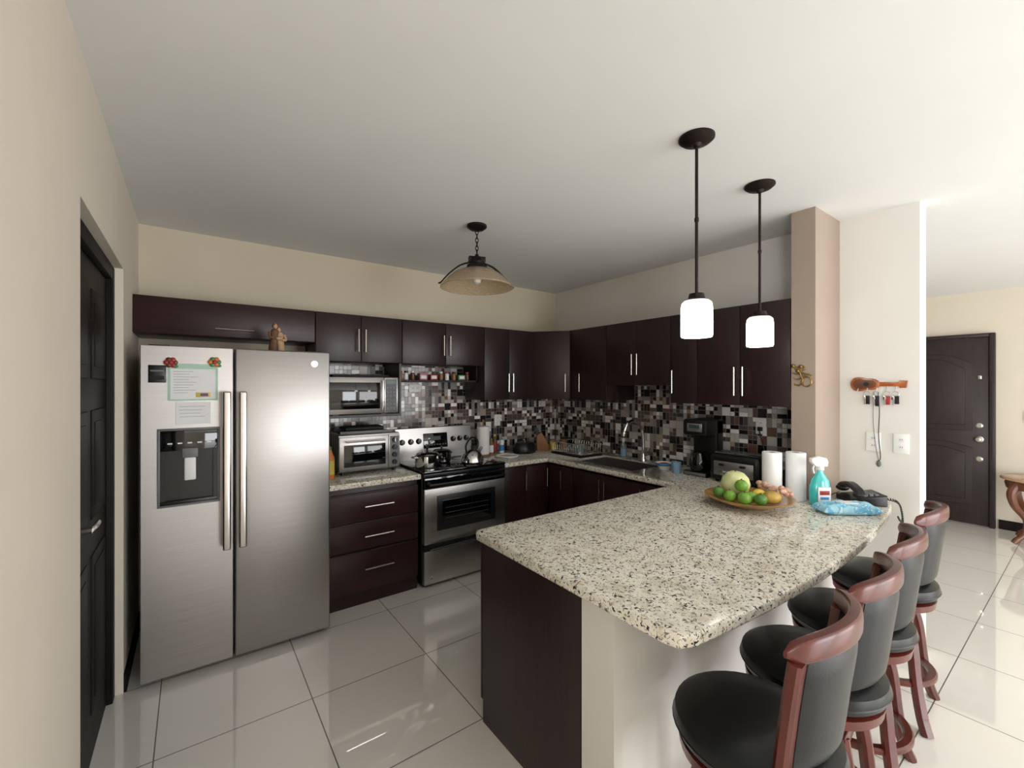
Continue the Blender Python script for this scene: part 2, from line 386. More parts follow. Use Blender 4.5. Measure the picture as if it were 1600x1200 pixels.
# ---------------------------------------------------------------- cabinets
def handle(parent,x,z,L,o,y=-.021,gr=None):
    h=MB(); q=.03
    if o=='v':
        h.tube([(0,-q,-L/2),(0,-q,L/2)],.0055,'nickel'); 
        for a in (-L*.32,L*.32): h.tube([(0,0,a),(0,-q,a)],.004,'nickel',8)
    else:
        h.tube([(-L/2,-q,0),(L/2,-q,0)],.0055,'nickel')
        for a in (-L*.32,L*.32): h.tube([(a,0,0),(a,-q,0)],.004,'nickel',8)
    return h.make('handle',parent,loc=(x,y,z),label='satin nickel bar handle')
def cabinet(name,label,loc,rz,w,d,h,doors=(),drawers=(),wood='wood',open_=False,extra=None,toe=0):
    t=thing(name,label,'cabinet',loc,rz)
    b=MB(); b.box(.001,w-.001,0,d,toe,h,'wood',.002)
    if toe: b.box(.001,w-.001,.004,d-.02,.0,toe,'wood')
    if extra: extra(b)
    b.make('body',t)
    for i,(x0,x1,z0,z1,o,hx,hz,L) in enumerate(doors):
        dd=MB().box(x0+.0015,x1-.0015,-.02,-.0005,z0+.0015,z1-.0015,wood,.003).make('door',t); handle(dd,hx,hz,L,o)
    for i,(x0,x1,z0,z1,o,hx,hz,L) in enumerate(drawers):
        mb=MB().box(x0+.0015,x1-.0015,-.02,-.0005,z0+.0015,z1-.0015,'woodh',.003)
        mb.box(x0+.004,x1-.004,-.026,-.018,z1-.014,z1-.004,'woodh',.003)
        dd=mb.make('drawer',t); handle(dd,hx,hz,L,o)
    return t
D=.338
cabinet('overhead_cabinet','dark espresso lift-up cabinet above the refrigerator',(-.2795,3.35,1.86),0,.9865,.3495,.225,[(0,.985,0,.225,'h',.50,.05,.21)],wood='woodh')
def niche(b):
    b.box(0,.016,0,D,-.42,0,'wood').box(.63,.646,0,D,-.42,0,'wood').box(.016,.63,0,D,-.42,-.40,'wood')
cabinet('wall_cabinet','dark espresso two-door cabinet with open microwave niche below',(.708,3.35,1.73),0,.647,D,.355,[(0,.323,0,.355,'v',.297,.16,.17),(.323,.647,0,.355,'v',.35,.16,.17)],extra=niche)
def shelfx(b):
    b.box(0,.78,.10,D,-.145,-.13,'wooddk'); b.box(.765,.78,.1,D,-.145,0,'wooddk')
cabinet('wall_cabinet','dark espresso two-door cabinet above the range with spice shelf',(1.356,3.35,1.73),0,.78,D,.355,[(0,.39,0,.355,'v',.36,.16,.17),(.39,.78,0,.355,'v',.42,.16,.17)],extra=shelfx)
cabinet('wall_cabinet','tall dark espresso two-door wall cabinet beside the corner',(2.137,3.35,1.42),0,.556,D,.665,[(0,.278,0,.665,'v',.252,.16,.17),(.278,.556,0,.665,'v',.304,.16,.17)])
t=thing('corner_cabinet','dark espresso diagonal corner wall cabinet','cabinet',(2.695,3.35,1.42))
MB().prism([(0,0),(.255,-.295),(.62,-.295),(.62,.338),(0,.338)],0,.665,'wood').make('body',t)
L_=math.hypot(.255,.295); an=-math.degrees(math.atan2(.295,.255))
dd=MB().box(.008,L_-.008,-.02,-.001,.002,.663,'wood',.003).make('door',t,rz=an); handle(dd,L_-.05,.16,.17,'v')
def sw(label,y1,y0,z0,z1,doors):
    return cabinet('wall_cabinet',label,(2.95,y1,z0),-90,y1-y0,.368,z1-z0,doors)
sw('dark espresso single-door wall cabinet beside the corner unit',3.054,2.588,1.42,2.085,[(0,.466,0,.665,'v',.16,.16,.17)] )
sw('short dark espresso two-door wall cabinet above the sink',2.587,1.955,1.555,2.085,[(0,.316,0,.53,'v',.29,.17,.17),(.316,.632,0,.53,'v',.342,.17,.17)])
sw('narrow dark espresso wall cabinet above the counter',1.954,1.736,1.42,2.085,[(0,.218,0,.665,'v',.03,.16,.17)])
sw('dark espresso two-door wall cabinet next to the wall stub',1.735,1.13,1.42,2.085,[(0,.302,0,.665,'v',.275,.16,.19),(.302,.605,0,.665,'v',.33,.16,.19)])
cabinet('drawer_cabinet','dark reddish three-drawer base cabinet between refrigerator and range',(.722,3.12,0),0,.668,.565,.838,(),
  [(0,.668,.60,.80,'h',.36,.70,.21),(0,.668,.395,.59,'h',.36,.49,.21),(0,.668,.10,.385,'h',.36,.26,.21)],toe=.09)
cabinet('base_cabinet','dark reddish two-door base cabinet beside the range',(2.185,3.12,0),0,.514,.565,.838,[(0,.257,.1,.82,'v',.232,.70,.17),(.257,.514,.1,.82,'v',.48,.70,.17)],wood='woodh',toe=.09)
cabinet('base_cabinet','dark reddish sink base cabinet with corner door',(2.72,3.095,0),-90,1.35,.58,.70,[(0,.32,.1,.82,'v',.20,.70,.17),(.325,.68,.1,.82,'v',.655,.70,.17),(.68,1.03,.1,.82,'v',.71,.70,.17),(1.03,1.35,.1,.82,'v',1.06,.70,.17)],wood='woodh',toe=.09)
cabinet('base_cabinet','dark espresso peninsula base cabinet with plain end panel',(2.70,1.70,0),180,1.62,.626,.838,[(.54*i,.54*i+.54,.1,.82,'v',.54*i+.5,.7,.17) for i in range(3)])
# ---------------------------------------------------------------- worktops
def countertop():
    arc=cr([(1.10,.652),(1.42,.622),(1.88,.603),(2.4,.618),(2.9,.665),(3.13,.70)],5)
    poly=[(2.176,3.688),(2.176,3.07),(2.67,3.07),(2.67,1.737),(1.085,1.737),(1.062,1.728),(1.050,1.705),(1.040,.72),(1.052,.672)]+[(p.x,p.y) for p in arc]+[(3.22,.72),(3.29,.76),(3.328,.84),(3.328,.999),(2.934,.999),(2.934,1.128),(3.319,1.128),(3.319,3.688)]
    o=MB().prism(poly,.84,.88,'granite',.010,3).make('countertop',label='speckled cream and black granite peninsula worktop',cat='countertop')
    c=MB().box(2.80,3.17,2.20,2.80,.7,1,'granite').make('cut')
    md=o.modifiers.new('b','BOOLEAN'); md.object=c; md.operation='DIFFERENCE'; md.solver='EXACT'
    dg=bpy.context.evaluated_depsgraph_get(); me=bpy.data.meshes.new_from_object(o.evaluated_get(dg))
    o.modifiers.clear(); o.data=me; bpy.data.objects.remove(c)
countertop()
MB().box(.724,1.402,3.07,3.688,.84,.88,'granite',.010,3).make('countertop',label='short speckled granite worktop beside the range',cat='countertop')
s=thing('sink','stainless steel undermount kitchen sink','sink',(2.985,2.5,.71))
b=MB(); x,y=.182,.297
b.box(-x,x,-y,y,0,.006,'steel').box(-x,-x+.006,-y,y,.006,.168,'steel').box(x-.006,x,-y,y,.006,.168,'steel').box(-x+.006,x-.006,-y,-y+.006,.006,.168,'steel').box(-x+.006,x-.006,y-.006,y,.006,.168,'steel')
b.make('basin',s); MB().cyl(0,0,.006,.04,.004,'chrome').make('drain',s)
s=thing('faucet','polished chrome gooseneck kitchen faucet','faucet',(3.235,2.43,.88))
MB().lathe([(0,0),(.03,0),(.03,.012),(.02,.03),(.016,.07),(0,.07)],'chrome').make('base',s)
MB().tube(cr([(0,0,.06),(0,0,.2),(-.02,.01,.30),(-.08,.03,.36),(-.15,.05,.34),(-.185,.06,.27),(-.19,.062,.23)],6),[.014]*31+[.018]*6,'chrome',12).make('spout',s)
MB().tube(cr([(0,-.015,.05),(.0,-.05,.07),(-.01,-.08,.12)],5),.008,'chrome').make('handle',s)
# ---------------------------------------------------------------- refrigerator
f=thing('refrigerator','stainless steel side-by-side refrigerator with ice dispenser','refrigerator',(.241,2.88,0))
x0,x1,sp=-.455,.455,-.052
ZB=.035
MB().box(x0+.005,x1-.005,.075,.80,.04,1.745,'grey',.006).box(x0+.02,x1-.02,.075,.2,.015,.06,'black').box(x0+.03,x0+.12,.03,.1,1.745,1.765,'black',.004).box(x1-.12,x1-.03,.03,.1,1.745,1.765,'black',.004).make('body',f)
for x in (x0+.05,x1-.05):
    for y in (.09,.7): MB().cyl(x,y,0,.022,.04,'black').make('foot',f)
dz0,dz1,dx0,dx1=.93,1.315,-.375,-.13
a=MB(); t_=.07
fd=[(x0,dx0,ZB,1.76),(dx1,sp-.004,ZB,1.76),(dx0,dx1,ZB,dz0),(dx0,dx1,dz1,1.76)]
a.box(x0,sp-.004,.012,t_,ZB,1.76,'steel',.004)
for q in fd: a.box(q[0]+(.0 if q[0]!=x0 else .004),q[1]-(.004 if q[1]==sp-.004 else 0),0,.0125,q[2]+(.004 if q[2]==ZB else 0),q[3]-(.004 if q[3]==1.76 else 0),'steel')
fdo=a.make('freezer_door',f)
MB().box(sp+.004,x1,0,t_,ZB,1.76,'steel',.008,3).make('refrigerator_door',f)
def fh(x):
    h=MB(); h.box(x-.019,x+.019,-.062,-.045,.655,1.52,'steelv',.008,3); h.box(x-.014,x+.014,-.05,0,.66,.70,'grey',.004); h.box(x-.014,x+.014,-.05,0,1.475,1.515,'grey',.004); return h
fh(sp-.037).make('handle',fdo,label='tall satin steel bar handle'); fh(sp+.038).make('handle',f,label='tall satin steel bar handle')
p=MB()
p.box(dx0-.012,dx1+.012,-.006,.001,dz1,dz1+.012,'grey',.002).box(dx0-.012,dx1+.012,-.006,.001,dz0-.012,dz0,'grey',.002).box(dx0-.012,dx0,-.006,.001,dz0,dz1,'grey',.002).box(dx1,dx1+.012,-.006,.001,dz0,dz1,'grey',.002)
p.box(dx0,dx1,.006,.0119,dz0,dz1,'black').box(dx0,dx1,-.004,.006,1.21,dz1,'blackg',.002)
p.box(dx0,dx0+.02,-.004,.006,dz0,1.21,'black').box(dx1-.02,dx1,-.004,.006,dz0,1.21,'black').box(dx0,dx1,-.012,.006,dz0,dz0+.02,'black',.003)
p.box(-.275,-.225,-.004,.006,1.05,1.17,'white',.006).box(-.285,-.215,-.006,.006,1.17,1.22,'grey',.004)
for i in range(5): p.box(-.345+i*.042,-.325+i*.042,-.0055,-.003,1.245,1.252,'white')
p.make('ice_dispenser',fdo,label='black ice and water dispenser panel')
lg=MB(); lg.lathe([(0,0),(.019,0),(.019,.002),(.0,.002)],'steelv',28,T(.365,-.001,1.685)@RX(90)); lg.tube([(.365+.0155*math.cos(k*PI/12),-.0035,1.685+.0155*math.sin(k*PI/12)) for k in range(24)],.0012,'black',6,True)
lg.text('GE',.019,'black',T(.365,-.0035,1.685)@XF); lg.make('logo_badge',f,label='round chrome brand badge')
s=thing('paper_note','mint-bordered printed schedule sheet stuck on freezer door','paper',(.005,2.879,1.57))
b=MB(); b.box(-.108,.108,-.0012,0,-.098,.098,'mint').make('sheet',s)
b=MB(); b.box(-.097,.097,-.002,-.0012,-.09,.07,'paper')
for i in range(9): b.box(-.085,-.085+random.uniform(.06,.13),-.0026,-.002,.055-i*.014,.0565-i*.014,'ink')
b.box(.01,.075,-.0035,-.002,-.08,-.055,'yellow',.0006).box(.03,.065,-.004,-.0035,-.075,-.06,'purple'); b.make('print',s)
s=MB(); s.box(-.075,.075,-.0012,0,-.058,.058,'paper')
for i in range(4): s.box(-.06,.05-.01*(i%3),-.0018,-.0012,.035-i*.018,.0365-i*.018,'ink')
s.make('paper_note',loc=(.005,2.879,1.405),label='small white handwritten note on the freezer door',cat='paper')
s=MB(); s.box(-.036,.036,-.003,0,-.045,.045,'black',.002).box(-.028,.028,-.0035,-.003,-.03,-.01,'blackm').box(-.028,.028,-.0035,-.003,.012,.02,'grey'); s.make('fridge_magnet',loc=(-.145,2.879,1.612),label='flat black rectangular magnet on the freezer door',cat='magnet')
for (x,z,c1,c2) in ((-.09,1.672,'red','carved'),(.098,1.68,'orange','greenp')):
    s=MB()
    for k in range(6): s.sph(.018*math.cos(k*PI/3),-.006,.016*math.sin(k*PI/3),.013,.006,.013,c1 if k%2 else c2,u=10,v=8)
    s.sph(0,-.009,0,.012,.008,.012,'red'); s.sph(.02,-.006,-.02,.012,.005,.008,'greenp',u=10,v=8)
    s.make('fridge_magnet',loc=(x,2.879,z),label='colourful flower-shaped magnet holding the sheet',cat='magnet')
s=thing('figurine','small painted figurine of an embracing robed couple with baby','figurine',(.425,3.05,1.7455),15)
s.scale=(1.15,1.15,1.25)
MB().cyl(0,0,0,.05,.012,'robe',bev=.003,X=SC(1.1,.75,1)).make('base',s)
def fig(x,h,mat,mat2,lean):
    b=MB(); X=T(x,0,.012)@RY(lean)
    b.lathe([(0,0),(.026,0),(.024,.03),(.019,.06),(.021,h*.68),(.016,h*.76),(.007,h*.8),(0,h*.8)],mat,16,X)
    b.lathe([(0,h*.79),(.007,h*.8),(.012,h*.85),(.0125,h*.9),(.008,h*.96),(0,h*.98)],'skin',14,X)
    b.lathe([(.0135,h*.84),(.0145,h*.91),(.009,h*.985),(0,h)],mat2,14,X@T(0,.003,0))
    b.tube(cr([(x-.02,0,.012+h*.68),(x-.024,-.012,.012+h*.5),(x,-.022,.012+h*.46)],4),.0065,mat,8); b.tube(cr([(x+.02,0,.012+h*.68),(x+.024,-.012,.012+h*.5),(x,-.022,.012+h*.46)],4),.0065,mat,8)
    return b
fig(-.018,.145,'robe','robe',4).make('man',s); fig(.018,.128,'robe2','robe',-5).make('woman',s)
MB().sph(.0,-.026,.078,.016,.009,.009,'robe2',u=12,v=8).sph(.014,-.026,.084,.007,.007,.007,'skin',u=10,v=8).make('baby',s)
# ---------------------------------------------------------------- microwave
s=thing('microwave_oven','silver and black countertop microwave in the open niche','microwave',(1.030,3.30,1.331))
MB().box(-.28,.28,.055,.36,.008,.285,'grey',.006).box(-.2,-.16,.05,.1,0,.01,'black').box(.16,.2,.05,.1,0,.01,'black').box(-.2,-.16,.28,.32,0,.01,'black').box(.16,.2,.28,.32,0,.01,'black').make('body',s)
MB().box(-.28,.165,0,.054,.008,.285,'steel',.004).box(-.25,.135,-.003,.002,.045,.245,'blackg',.003).make('door',s)
MB().box(.145,.158,-.03,-.018,.03,.265,'chrome',.004).box(.146,.156,-.02,0,.04,.055,'chrome').box(.146,.156,-.02,0,.24,.255,'chrome').make('handle',s)
k=MB(); k.box(.168,.28,0,.054,.008,.285,'steel',.004).box(.178,.265,-.002,0,.02,.27,'black').box(.185,.258,-.003,-.002,.235,.262,'dialog')
for i in range(6):
    for j in range(3): k.box(.184+j*.026,.204+j*.026,-.003,-.001,.035+i*.032,.054+i*.032,'grey',.001)
k.make('control_panel',s,label='black keypad panel with display')
MB().box(-.2,.2,-.13,.13,0,.006,'blackm').box(-.215,.215,-.145,-.13,.0,.02,'blackm',.004).box(-.215,.215,.13,.145,0,.02,'blackm',.004).box(-.215,-.2,-.13,.13,0,.02,'blackm').box(.2,.215,-.13,.13,0,.02,'blackm').make('baking_tray',loc=(1.04,3.5,1.617),rz=2,label='dark metal baking tray lying on the microwave',cat='tray')
s=thing('toaster_oven','stainless countertop toaster oven with glass door','toaster oven',(1.105,3.335,.881))
MB().box(-.235,.235,.015,.33,.02,.30,'steel',.008).make('body',s)
for x in (-.2,.2):
    for y in (.04,.3): MB().cyl(x,y,0,.014,.022,'black').make('foot',s)
MB().box(-.232,.14,0,.015,.03,.285,'steel',.003).box(-.20,.115,-.002,.001,.06,.225,'blackg',.002).make('door',s)
MB().tube([(-.19,-.035,.255),(.10,-.035,.255)],.008,'chrome').tube([(-.17,0,.255),(-.17,-.035,.255)],.005,'chrome').tube([(.08,0,.255),(.08,-.035,.255)],.005,'chrome').make('handle',s)
MB().box(.143,.233,0,.015,.03,.285,'steel',.003).box(.15,.226,-.0015,.0,.04,.275,'grey').make('control_panel',s)
for i in range(4): MB().lathe([(0,0),(.02,0),(.018,.02),(0,.02)],'black',20,T(.188,-.001,.07+i*.058)@RX(90)).box(.186,.190,-.023,-.02,.055+i*.058,.086+i*.058,'chrome').make('knob',s)
MB().box(-.19,.19,-.12,.12,0,.008,'blackm',.003).box(-.2,.2,-.13,-.118,.0,.022,'grey',.003).box(-.2,.2,.118,.13,.0,.022,'grey',.003).make('baking_tray',loc=(1.10,3.51,1.182),rz=-3,label='dark baking tray stacked on the toaster oven',cat='tray')
MB().prism([(-.15,-.09),(.14,-.1),(.16,.07),(.02,.1),(-.14,.08)],0,.028,'blackm',.01).make('folded_cloth',loc=(1.09,3.5,1.2045),label='dark folded cloth on the tray',cat='cloth')
def bottle(name,label,loc,prof,mat,cap,capz,capr,caph,lab=None):
    s=thing(name,label,'bottle',loc); MB().lathe(prof,mat,20).make('bottle_body',s)
    MB().cyl(0,0,capz,capr,caph,cap,bev=.002).make('cap',s)
    if lab: MB().lathe([(lab[0],lab[1]),(lab[0],lab[2])],lab[3],20).make('label_band',s)
    return s
bottle('sauce_bottle','orange sauce bottle with yellow label beside the toaster oven',(.80,3.32,.881),[(0,0),(.032,0),(.034,.01),(.034,.15),(.02,.18),(.013,.21),(0,.21)],'orange','greenp',.205,.015,.025,(.0345,.03,.13,'yellow'))
bottle('sauce_bottle','dark bottle with green label beside the toaster oven',(.80,3.42,.881),[(0,0),(.03,0),(.03,.17),(.012,.22),(0,.22)],'blackm','black',.215,.014,.025,(.0305,.04,.13,'greenp'))
# ---------------------------------------------------------------- range
s=thing('range','stainless electric range with black glass cooktop','stove',(1.792,3.05,0))
W=.378
MB().box(-W,W,.045,.63,.02,.875,'black',.003).make('body',s)
MB().box(-W-.001,W+.001,.0,.56,.876,.897,'blackg',.006).box(-W,W,.002,.045,.848,.875,'black',.003).make('cooktop',s,label='black glass cooktop')
for x,y,r in ((-.19,.17,.1),(-.19,.42,.08),(.19,.42,.1),(.19,.15,.09)):
    b=MB(); b.tube([(x+r*math.cos(k*PI/20),y+r*math.sin(k*PI/20),.8972) for k in range(40)],.0007,'grey',5,True); b.make('burner_ring',s)
bg=MB(); bg.prism([(.555,.895),(.63,.895),(.63,1.16),(.60,1.175),(.585,1.17)],-W,W,'steel',.003,X=Matrix(((0,0,1,0),(1,0,0,0),(0,1,0,0),(0,0,0,1))))
BX=T(0,.574,1.055)@RX(-8.5)
bg.box(-.12,.12,-.008,0,-.07,.065,'blackg',.003,X=BX).box(-.05,.05,-.0095,-.008,.0,.035,'dialog',X=BX)
for i in range(8): bg.box(-.105+i*.028,-.09+i*.028,-.0095,-.008,-.045,-.035,'grey',X=BX)
bg.make('backguard',s,label='stainless control backguard with clock display')
for x in (-.32,-.24,-.165,.18,.25,.32):
    MB().lathe([(0,0),(.026,0),(.022,.02),(.018,.024),(0,.024)],'black',20,BX@T(x,0,.0)@RX(90)).box(x-.002,x+.002,-.027,-.023,0,.018,'white',X=BX).make('knob',s)
d=MB(); d.box(-W+.004,W-.004,0,.044,.335,.76,'steel',.006).box(-W+.004,W-.004,0,.044,.762,.845,'blackg',.005)
d.box(-.27,.27,-.004,.002,.43,.70,'black',.004).box(-.225,.225,-.006,-.003,.47,.66,'blackg',.003)
for i in range(3): d.tube([(-.2,-.0065,.52+i*.04),(.2,-.0065,.52+i*.04)],.0008,'grey',6)
dd=d.make('oven_door',s,label='steel oven door with dark window')
MB().tube(cr([(-.34,0,.80),(-.335,-.04,.80),(-.2,-.052,.80),(.2,-.052,.80),(.335,-.04,.80),(.34,0,.80)],5),.012,'black',12).make('handle',dd)
d=MB().box(-W+.004,W-.004,0,.044,.03,.285,'steel',.006).box(-W+.004,W-.004,.012,.044,.287,.332,'black',.003).make('storage_drawer',s)
MB().tube(cr([(-.33,0,.30),(-.3,-.03,.305),(0,-.04,.315),(.3,-.03,.305),(.33,0,.30)],5),.009,'black',10).make('handle',d)
lg=MB(); lg.lathe([(0,0),(.02,0),(.02,.0025),(0,.0025)],'chrome',24,T(-.32,0,.075)@RX(90)).text('GE',.018,'black',T(-.32,-.003,.075)@XF); lg.make('logo_badge',s)
for x in (-.34,.34):
    for y in (.08,.58): MB().cyl(x,y,0,.02,.02,'black').make('foot',s)
CT=.8985
s=thing('cooking_pot','shiny steel lidded pot on the front burner','pot',(1.52,3.22,CT))
MB().lathe([(0,0),(.088,0),(.095,.01),(.095,.095),(.1,.1),(.095,.103),(.09,.1)],'chrome').make('pot_body',s)
MB().lathe([(.098,.103),(.08,.118),(.04,.13),(0,.134)],'chrome').lathe([(0,.132),(.008,.133),(.008,.145),(.018,.155),(.014,.165),(0,.167)],'black').make('lid',s)
for q in (-1,1): MB().tube(cr([(q*.09,-.03,.085),(q*.125,-.02,.088),(q*.125,.02,.088),(q*.09,.03,.085)],5),.006,'chrome').make('handle',s)
s=thing('cooking_pot','dark glossy enamel pot on the rear burner','pot',(1.73,3.38,CT))
MB().lathe([(0,0),(.07,0),(.08,.01),(.082,.085),(.078,.09)],'blackg').make('pot_body',s)
MB().lathe([(.083,.09),(.06,.105),(0,.112)],'blackg').lathe([(0,.11),(.007,.112),(.014,.13),(0,.135)],'chrome').make('lid',s)
for q in (-1,1): MB().tube(cr([(q*.078,-.02,.07),(q*.1,0,.072),(q*.078,.02,.07)],5),.005,'black').make('handle',s)
s=thing('kettle','polished steel whistling kettle with black arched handle','kettle',(1.93,3.20,CT),20)
MB().lathe([(0,0),(.09,0),(.1,.012),(.092,.05),(.07,.085),(.04,.11),(.0,.115)],'chrome').make('kettle_body',s)
MB().lathe([(0,.112),(.012,.114),(.012,.125),(.017,.135),(0,.142)],'black',16).make('lid_knob',s)
MB().tube(cr([(.06,0,.06),(.1,0,.085),(.13,0,.115)],5),[.016]*5+[.013]*3+[.011]*3,'chrome').make('spout',s)
MB().tube(cr([(-.075,0,.08),(-.085,0,.15),(-.03,0,.205),(.03,0,.205),(.075,0,.165),(.062,0,.09)],6),.008,'black').make('handle',s)
# ---------------------------------------------------------------- counter clutter
CZ=.881
s=thing('paper_towel_holder','white paper towel roll on an upright holder','paper towel',(2.25,3.53,CZ))
MB().cyl(0,0,0,.07,.015,'tan',bev=.004).cyl(0,0,.0,.006,.33,'tan').sph(0,0,.335,.012,.012,.012,'tan').make('stand',s)
MB().lathe([(.02,.018),(.058,.018),(.06,.03),(.06,.27),(.058,.28),(.02,.28),(.02,.018)],'paper').make('paper_roll',s)
bottle('soap_bottle','green capped seasoning bottle near the backsplash',(2.36,3.56,CZ),[(0,0),(.025,0),(.025,.11),(.012,.14),(0,.14)],'tan','greenp',.135,.014,.02,(.0255,.02,.09,'paper'))
bottle('soap_bottle','brown glass bottle near the backsplash',(2.43,3.6,CZ),[(0,0),(.026,0),(.026,.13),(.012,.17),(0,.17)],'carved','yellow',.165,.013,.02,(.0265,.03,.1,'red'))
bottle('soap_bottle','white bottle with blue label by the backsplash',(2.5,3.58,CZ),[(0,0),(.024,0),(.024,.1),(.012,.13),(0,.13)],'white','blue',.125,.012,.02,(.0245,.02,.08,'blue'))
s=MB(); s.prism([(-.06,-.08),(.06,-.08),(.075,0),(.06,.08),(-.06,.08),(-.075,0)],0,.012,'white',.004); s.tube(cr([(-.07,-.08,.014),(.07,-.08,.014),(.08,0,.016),(.07,.08,.014),(-.07,.08,.014),(-.08,0,.016)],4,True),.006,'white',8,True); s.make('spoon_rest',loc=(2.38,3.32,CZ),rz=20,label='white ceramic spoon rest on the counter',cat='dish')
s=MB()
s.lathe([(0,0),(.12,0),(.13,.02),(.13,.06),(.1,.1),(.04,.115),(0,.117)],'black',28,SC(1,.75,1)).lathe([(0,.115),(.014,.116),(.018,.13),(0,.135)],'chrome'); s.make('casserole_dish',loc=(2.69,3.45,CZ),label='round black lidded appliance in the counter corner',cat='pot')
s=thing('knife_block','brown wooden knife block with black handled knives','knife block',(2.94,3.47,CZ),-35)
MB().prism([(-.06,0),(.07,0),(.07,.05),(-.01,.19),(-.06,.16)],-.045,.045,'tan',.004,X=RX(90)).make('block',s)
for i in range(5):
    MB().box(-.008,.008,-.006,.006,0,.09,'black',.003,X=T(-.045+.012*(i//2),-.028+.028*(i%3),.15+.008*(i//2))@RY(-30)).make('knife',s)
MB().lathe([(0,0),(.035,0),(.038,.01),(.038,.08),(.03,.09),(0,.09)],'yellow').cyl(0,0,.09,.033,.018,'tan',bev=.003).make('jar',loc=(3.06,3.44,CZ),label='yellow jar with tan lid by the knife block',cat='jar')
MB().lathe([(0,0),(.035,0),(.038,.01),(.038,.1),(.03,.11),(0,.11)],'tan').cyl(0,0,.11,.033,.018,'black',bev=.003).make('jar',loc=(3.17,3.40,CZ),label='brown jar with black lid in the corner',cat='jar')
def outlet(loc,rz,horiz=False,label='white wall outlet on the mosaic backsplash'):
    s=thing('wall_outlet',label,'outlet',loc,rz); a,c=(.058,.036) if horiz else (.036,.058)
    MB().box(-a,a,-.007,0,-c,c,'white',.003).make('cover_plate',s)
    for q in (-.022,.022):
        k=MB()
        if horiz: k.box(q-.012,q+.012,-.009,-.007,-.014,.014,'white',.003).box(q-.006,q-.003,-.0095,-.009,-.004,.006,'ink').box(q+.003,q+.006,-.0095,-.009,-.004,.006,'ink')
        else: k.box(-.014,.014,-.009,-.007,q-.012,q+.012,'white',.003).box(-.006,-.003,-.0095,-.009,q-.004,q+.006,'ink').box(.003,.006,-.0095,-.009,q-.004,q+.006,'ink')
        k.make('socket',s)
outlet((1.62,3.689,1.53),0,True); outlet((2.52,3.689,1.2),0); outlet((3.319,1.47,1.26),-90)
outlet((3.329,.829,1.212),-90,label='white double outlet on pale wall above the counter'); outlet((3.329,.70,1.214),-90,label='white wall outlet plate beside the hanging cord')
SX=[1.42,1.47,1.53,1.62,1.72,1.80,1.86,1.93,2.0,2.07]
for i,x in enumerate(SX):
    if i in (3,4,8):
        c=('pink','red','greenp')[(i)%3]; MB().box(-.035,.035,-.03,.03,0,.05+.01*(i%2),c,.003).box(-.025,.025,-.0305,-.03,.012,.04,'paper').make('food_carton',loc=(x,3.53,1.601),label='small coloured food carton on the spice shelf',cat='box',group='items on the spice shelf')
    else:
        c=('tan','white','carved','red','carved','tan','white')[i%7]
        MB().lathe([(0,0),(.018,0),(.019,.004),(.019,.055),(.014,.062),(0,.062)],c,16).cyl(0,0,.062,.016,.016,('red','black','white')[i%3],16,bev=.002).make('spice_jar',loc=(x,3.53,1.601),label='small spice jar on the shelf above the range',cat='jar',group='items on the spice shelf')
s=thing('dish_rack','chrome wire dish rack with black drip tray','dish rack',(3.03,3.06,CZ))
MB().prism([(-.15,-.2),(.15,-.2),(.15,.2),(-.15,.2)],0,.02,'black',.006).make('tray',s)
b=MB()
for z in (.03,.12): b.tube(cr([(-.14,-.19,z),(.14,-.19,z),(.14,.19,z),(-.14,.19,z)],1,True),.004,'chrome',6,True)
for i in range(13):
    y=-.19+i*.38/12; b.tube([(-.14,y,.12),(-.13,y,.025),(.13,y,.025),(.14,y,.12)],.0025,'chrome',6)
for i in range(9):
    y=-.15+i*.035; b.tube([(-.03,y,.025),(-.03,y,.09),(.03,y,.09),(.03,y,.025)],.002,'chrome',6)
b.make('wire_basket',s)
MB().lathe([(0,0),(.03,0),(.036,.09),(.033,.09),(.028,.006),(0,.006)],'clear',20).make('drinking_glass',loc=(2.95,2.93,CZ+.03),label='clear glass drying in the dish rack',cat='glass')
bottle('dish_soap_bottle','clear dish soap bottle behind the sink',(3.22,2.64,CZ),[(0,0),(.026,0),(.026,.12),(.012,.15),(0,.15)],'clear','white',.145,.01,.04,(.0262,.02,.09,'bluecup'))
s=MB().lathe([(0,0),(.035,0),(.04,.006),(.068,.055),(.064,.055),(.038,.012),(0,.01)],'white').lathe([(.0605,.042),(.0685,.055),(.0692,.048),(.06,.034)],'blue').sph(0,0,.034,.05,.05,.022,'red'); s.make('bowl',loc=(3.05,2.09,CZ),label='white bowl with blue rim and red food',cat='bowl')
s=thing('cup','pale blue ceramic cup on the counter','cup',(3.0,1.95,CZ))
MB().lathe([(0,0),(.03,0),(.038,.085),(.035,.085),(.028,.008),(0,.008)],'bluecup').make('cup_body',s)
MB().tube(cr([(.034,0,.07),(.058,0,.06),(.055,0,.03),(.032,0,.02)],5),.005,'bluecup').make('handle',s)
s=thing('coffee_maker','black drip coffee maker with glass carafe','coffee maker',(3.12,1.80,CZ),-90)
MB().box(-.095,.095,-.12,.12,0,.035,'black',.01).box(-.095,.095,.02,.12,.03,.42,'black',.012).box(-.095,.095,-.12,.12,.30,.42,'black',.015).box(-.06,.06,-.124,-.118,.33,.39,'steel',.003).box(-.04,.04,-.126,-.122,.355,.38,'dialog').box(-.085,.085,-.122,-.11,.006,.028,'steel',.002).make('body',s)
MB().lathe([(0,.037),(.06,.037),(.075,.07),(.07,.12),(.05,.16),(.052,.175),(0,.175)],'blackg',24,T(0,-.05,0)).make('carafe',s,label='dark glass carafe')
MB().tube(cr([(.0,-.10,.165),(0,-.15,.16),(0,-.155,.09),(0,-.12,.07)],5),.008,'black').make('handle',s)
s=thing('toaster','black and chrome four-slot toaster','toaster',(3.06,1.49,CZ),-90)
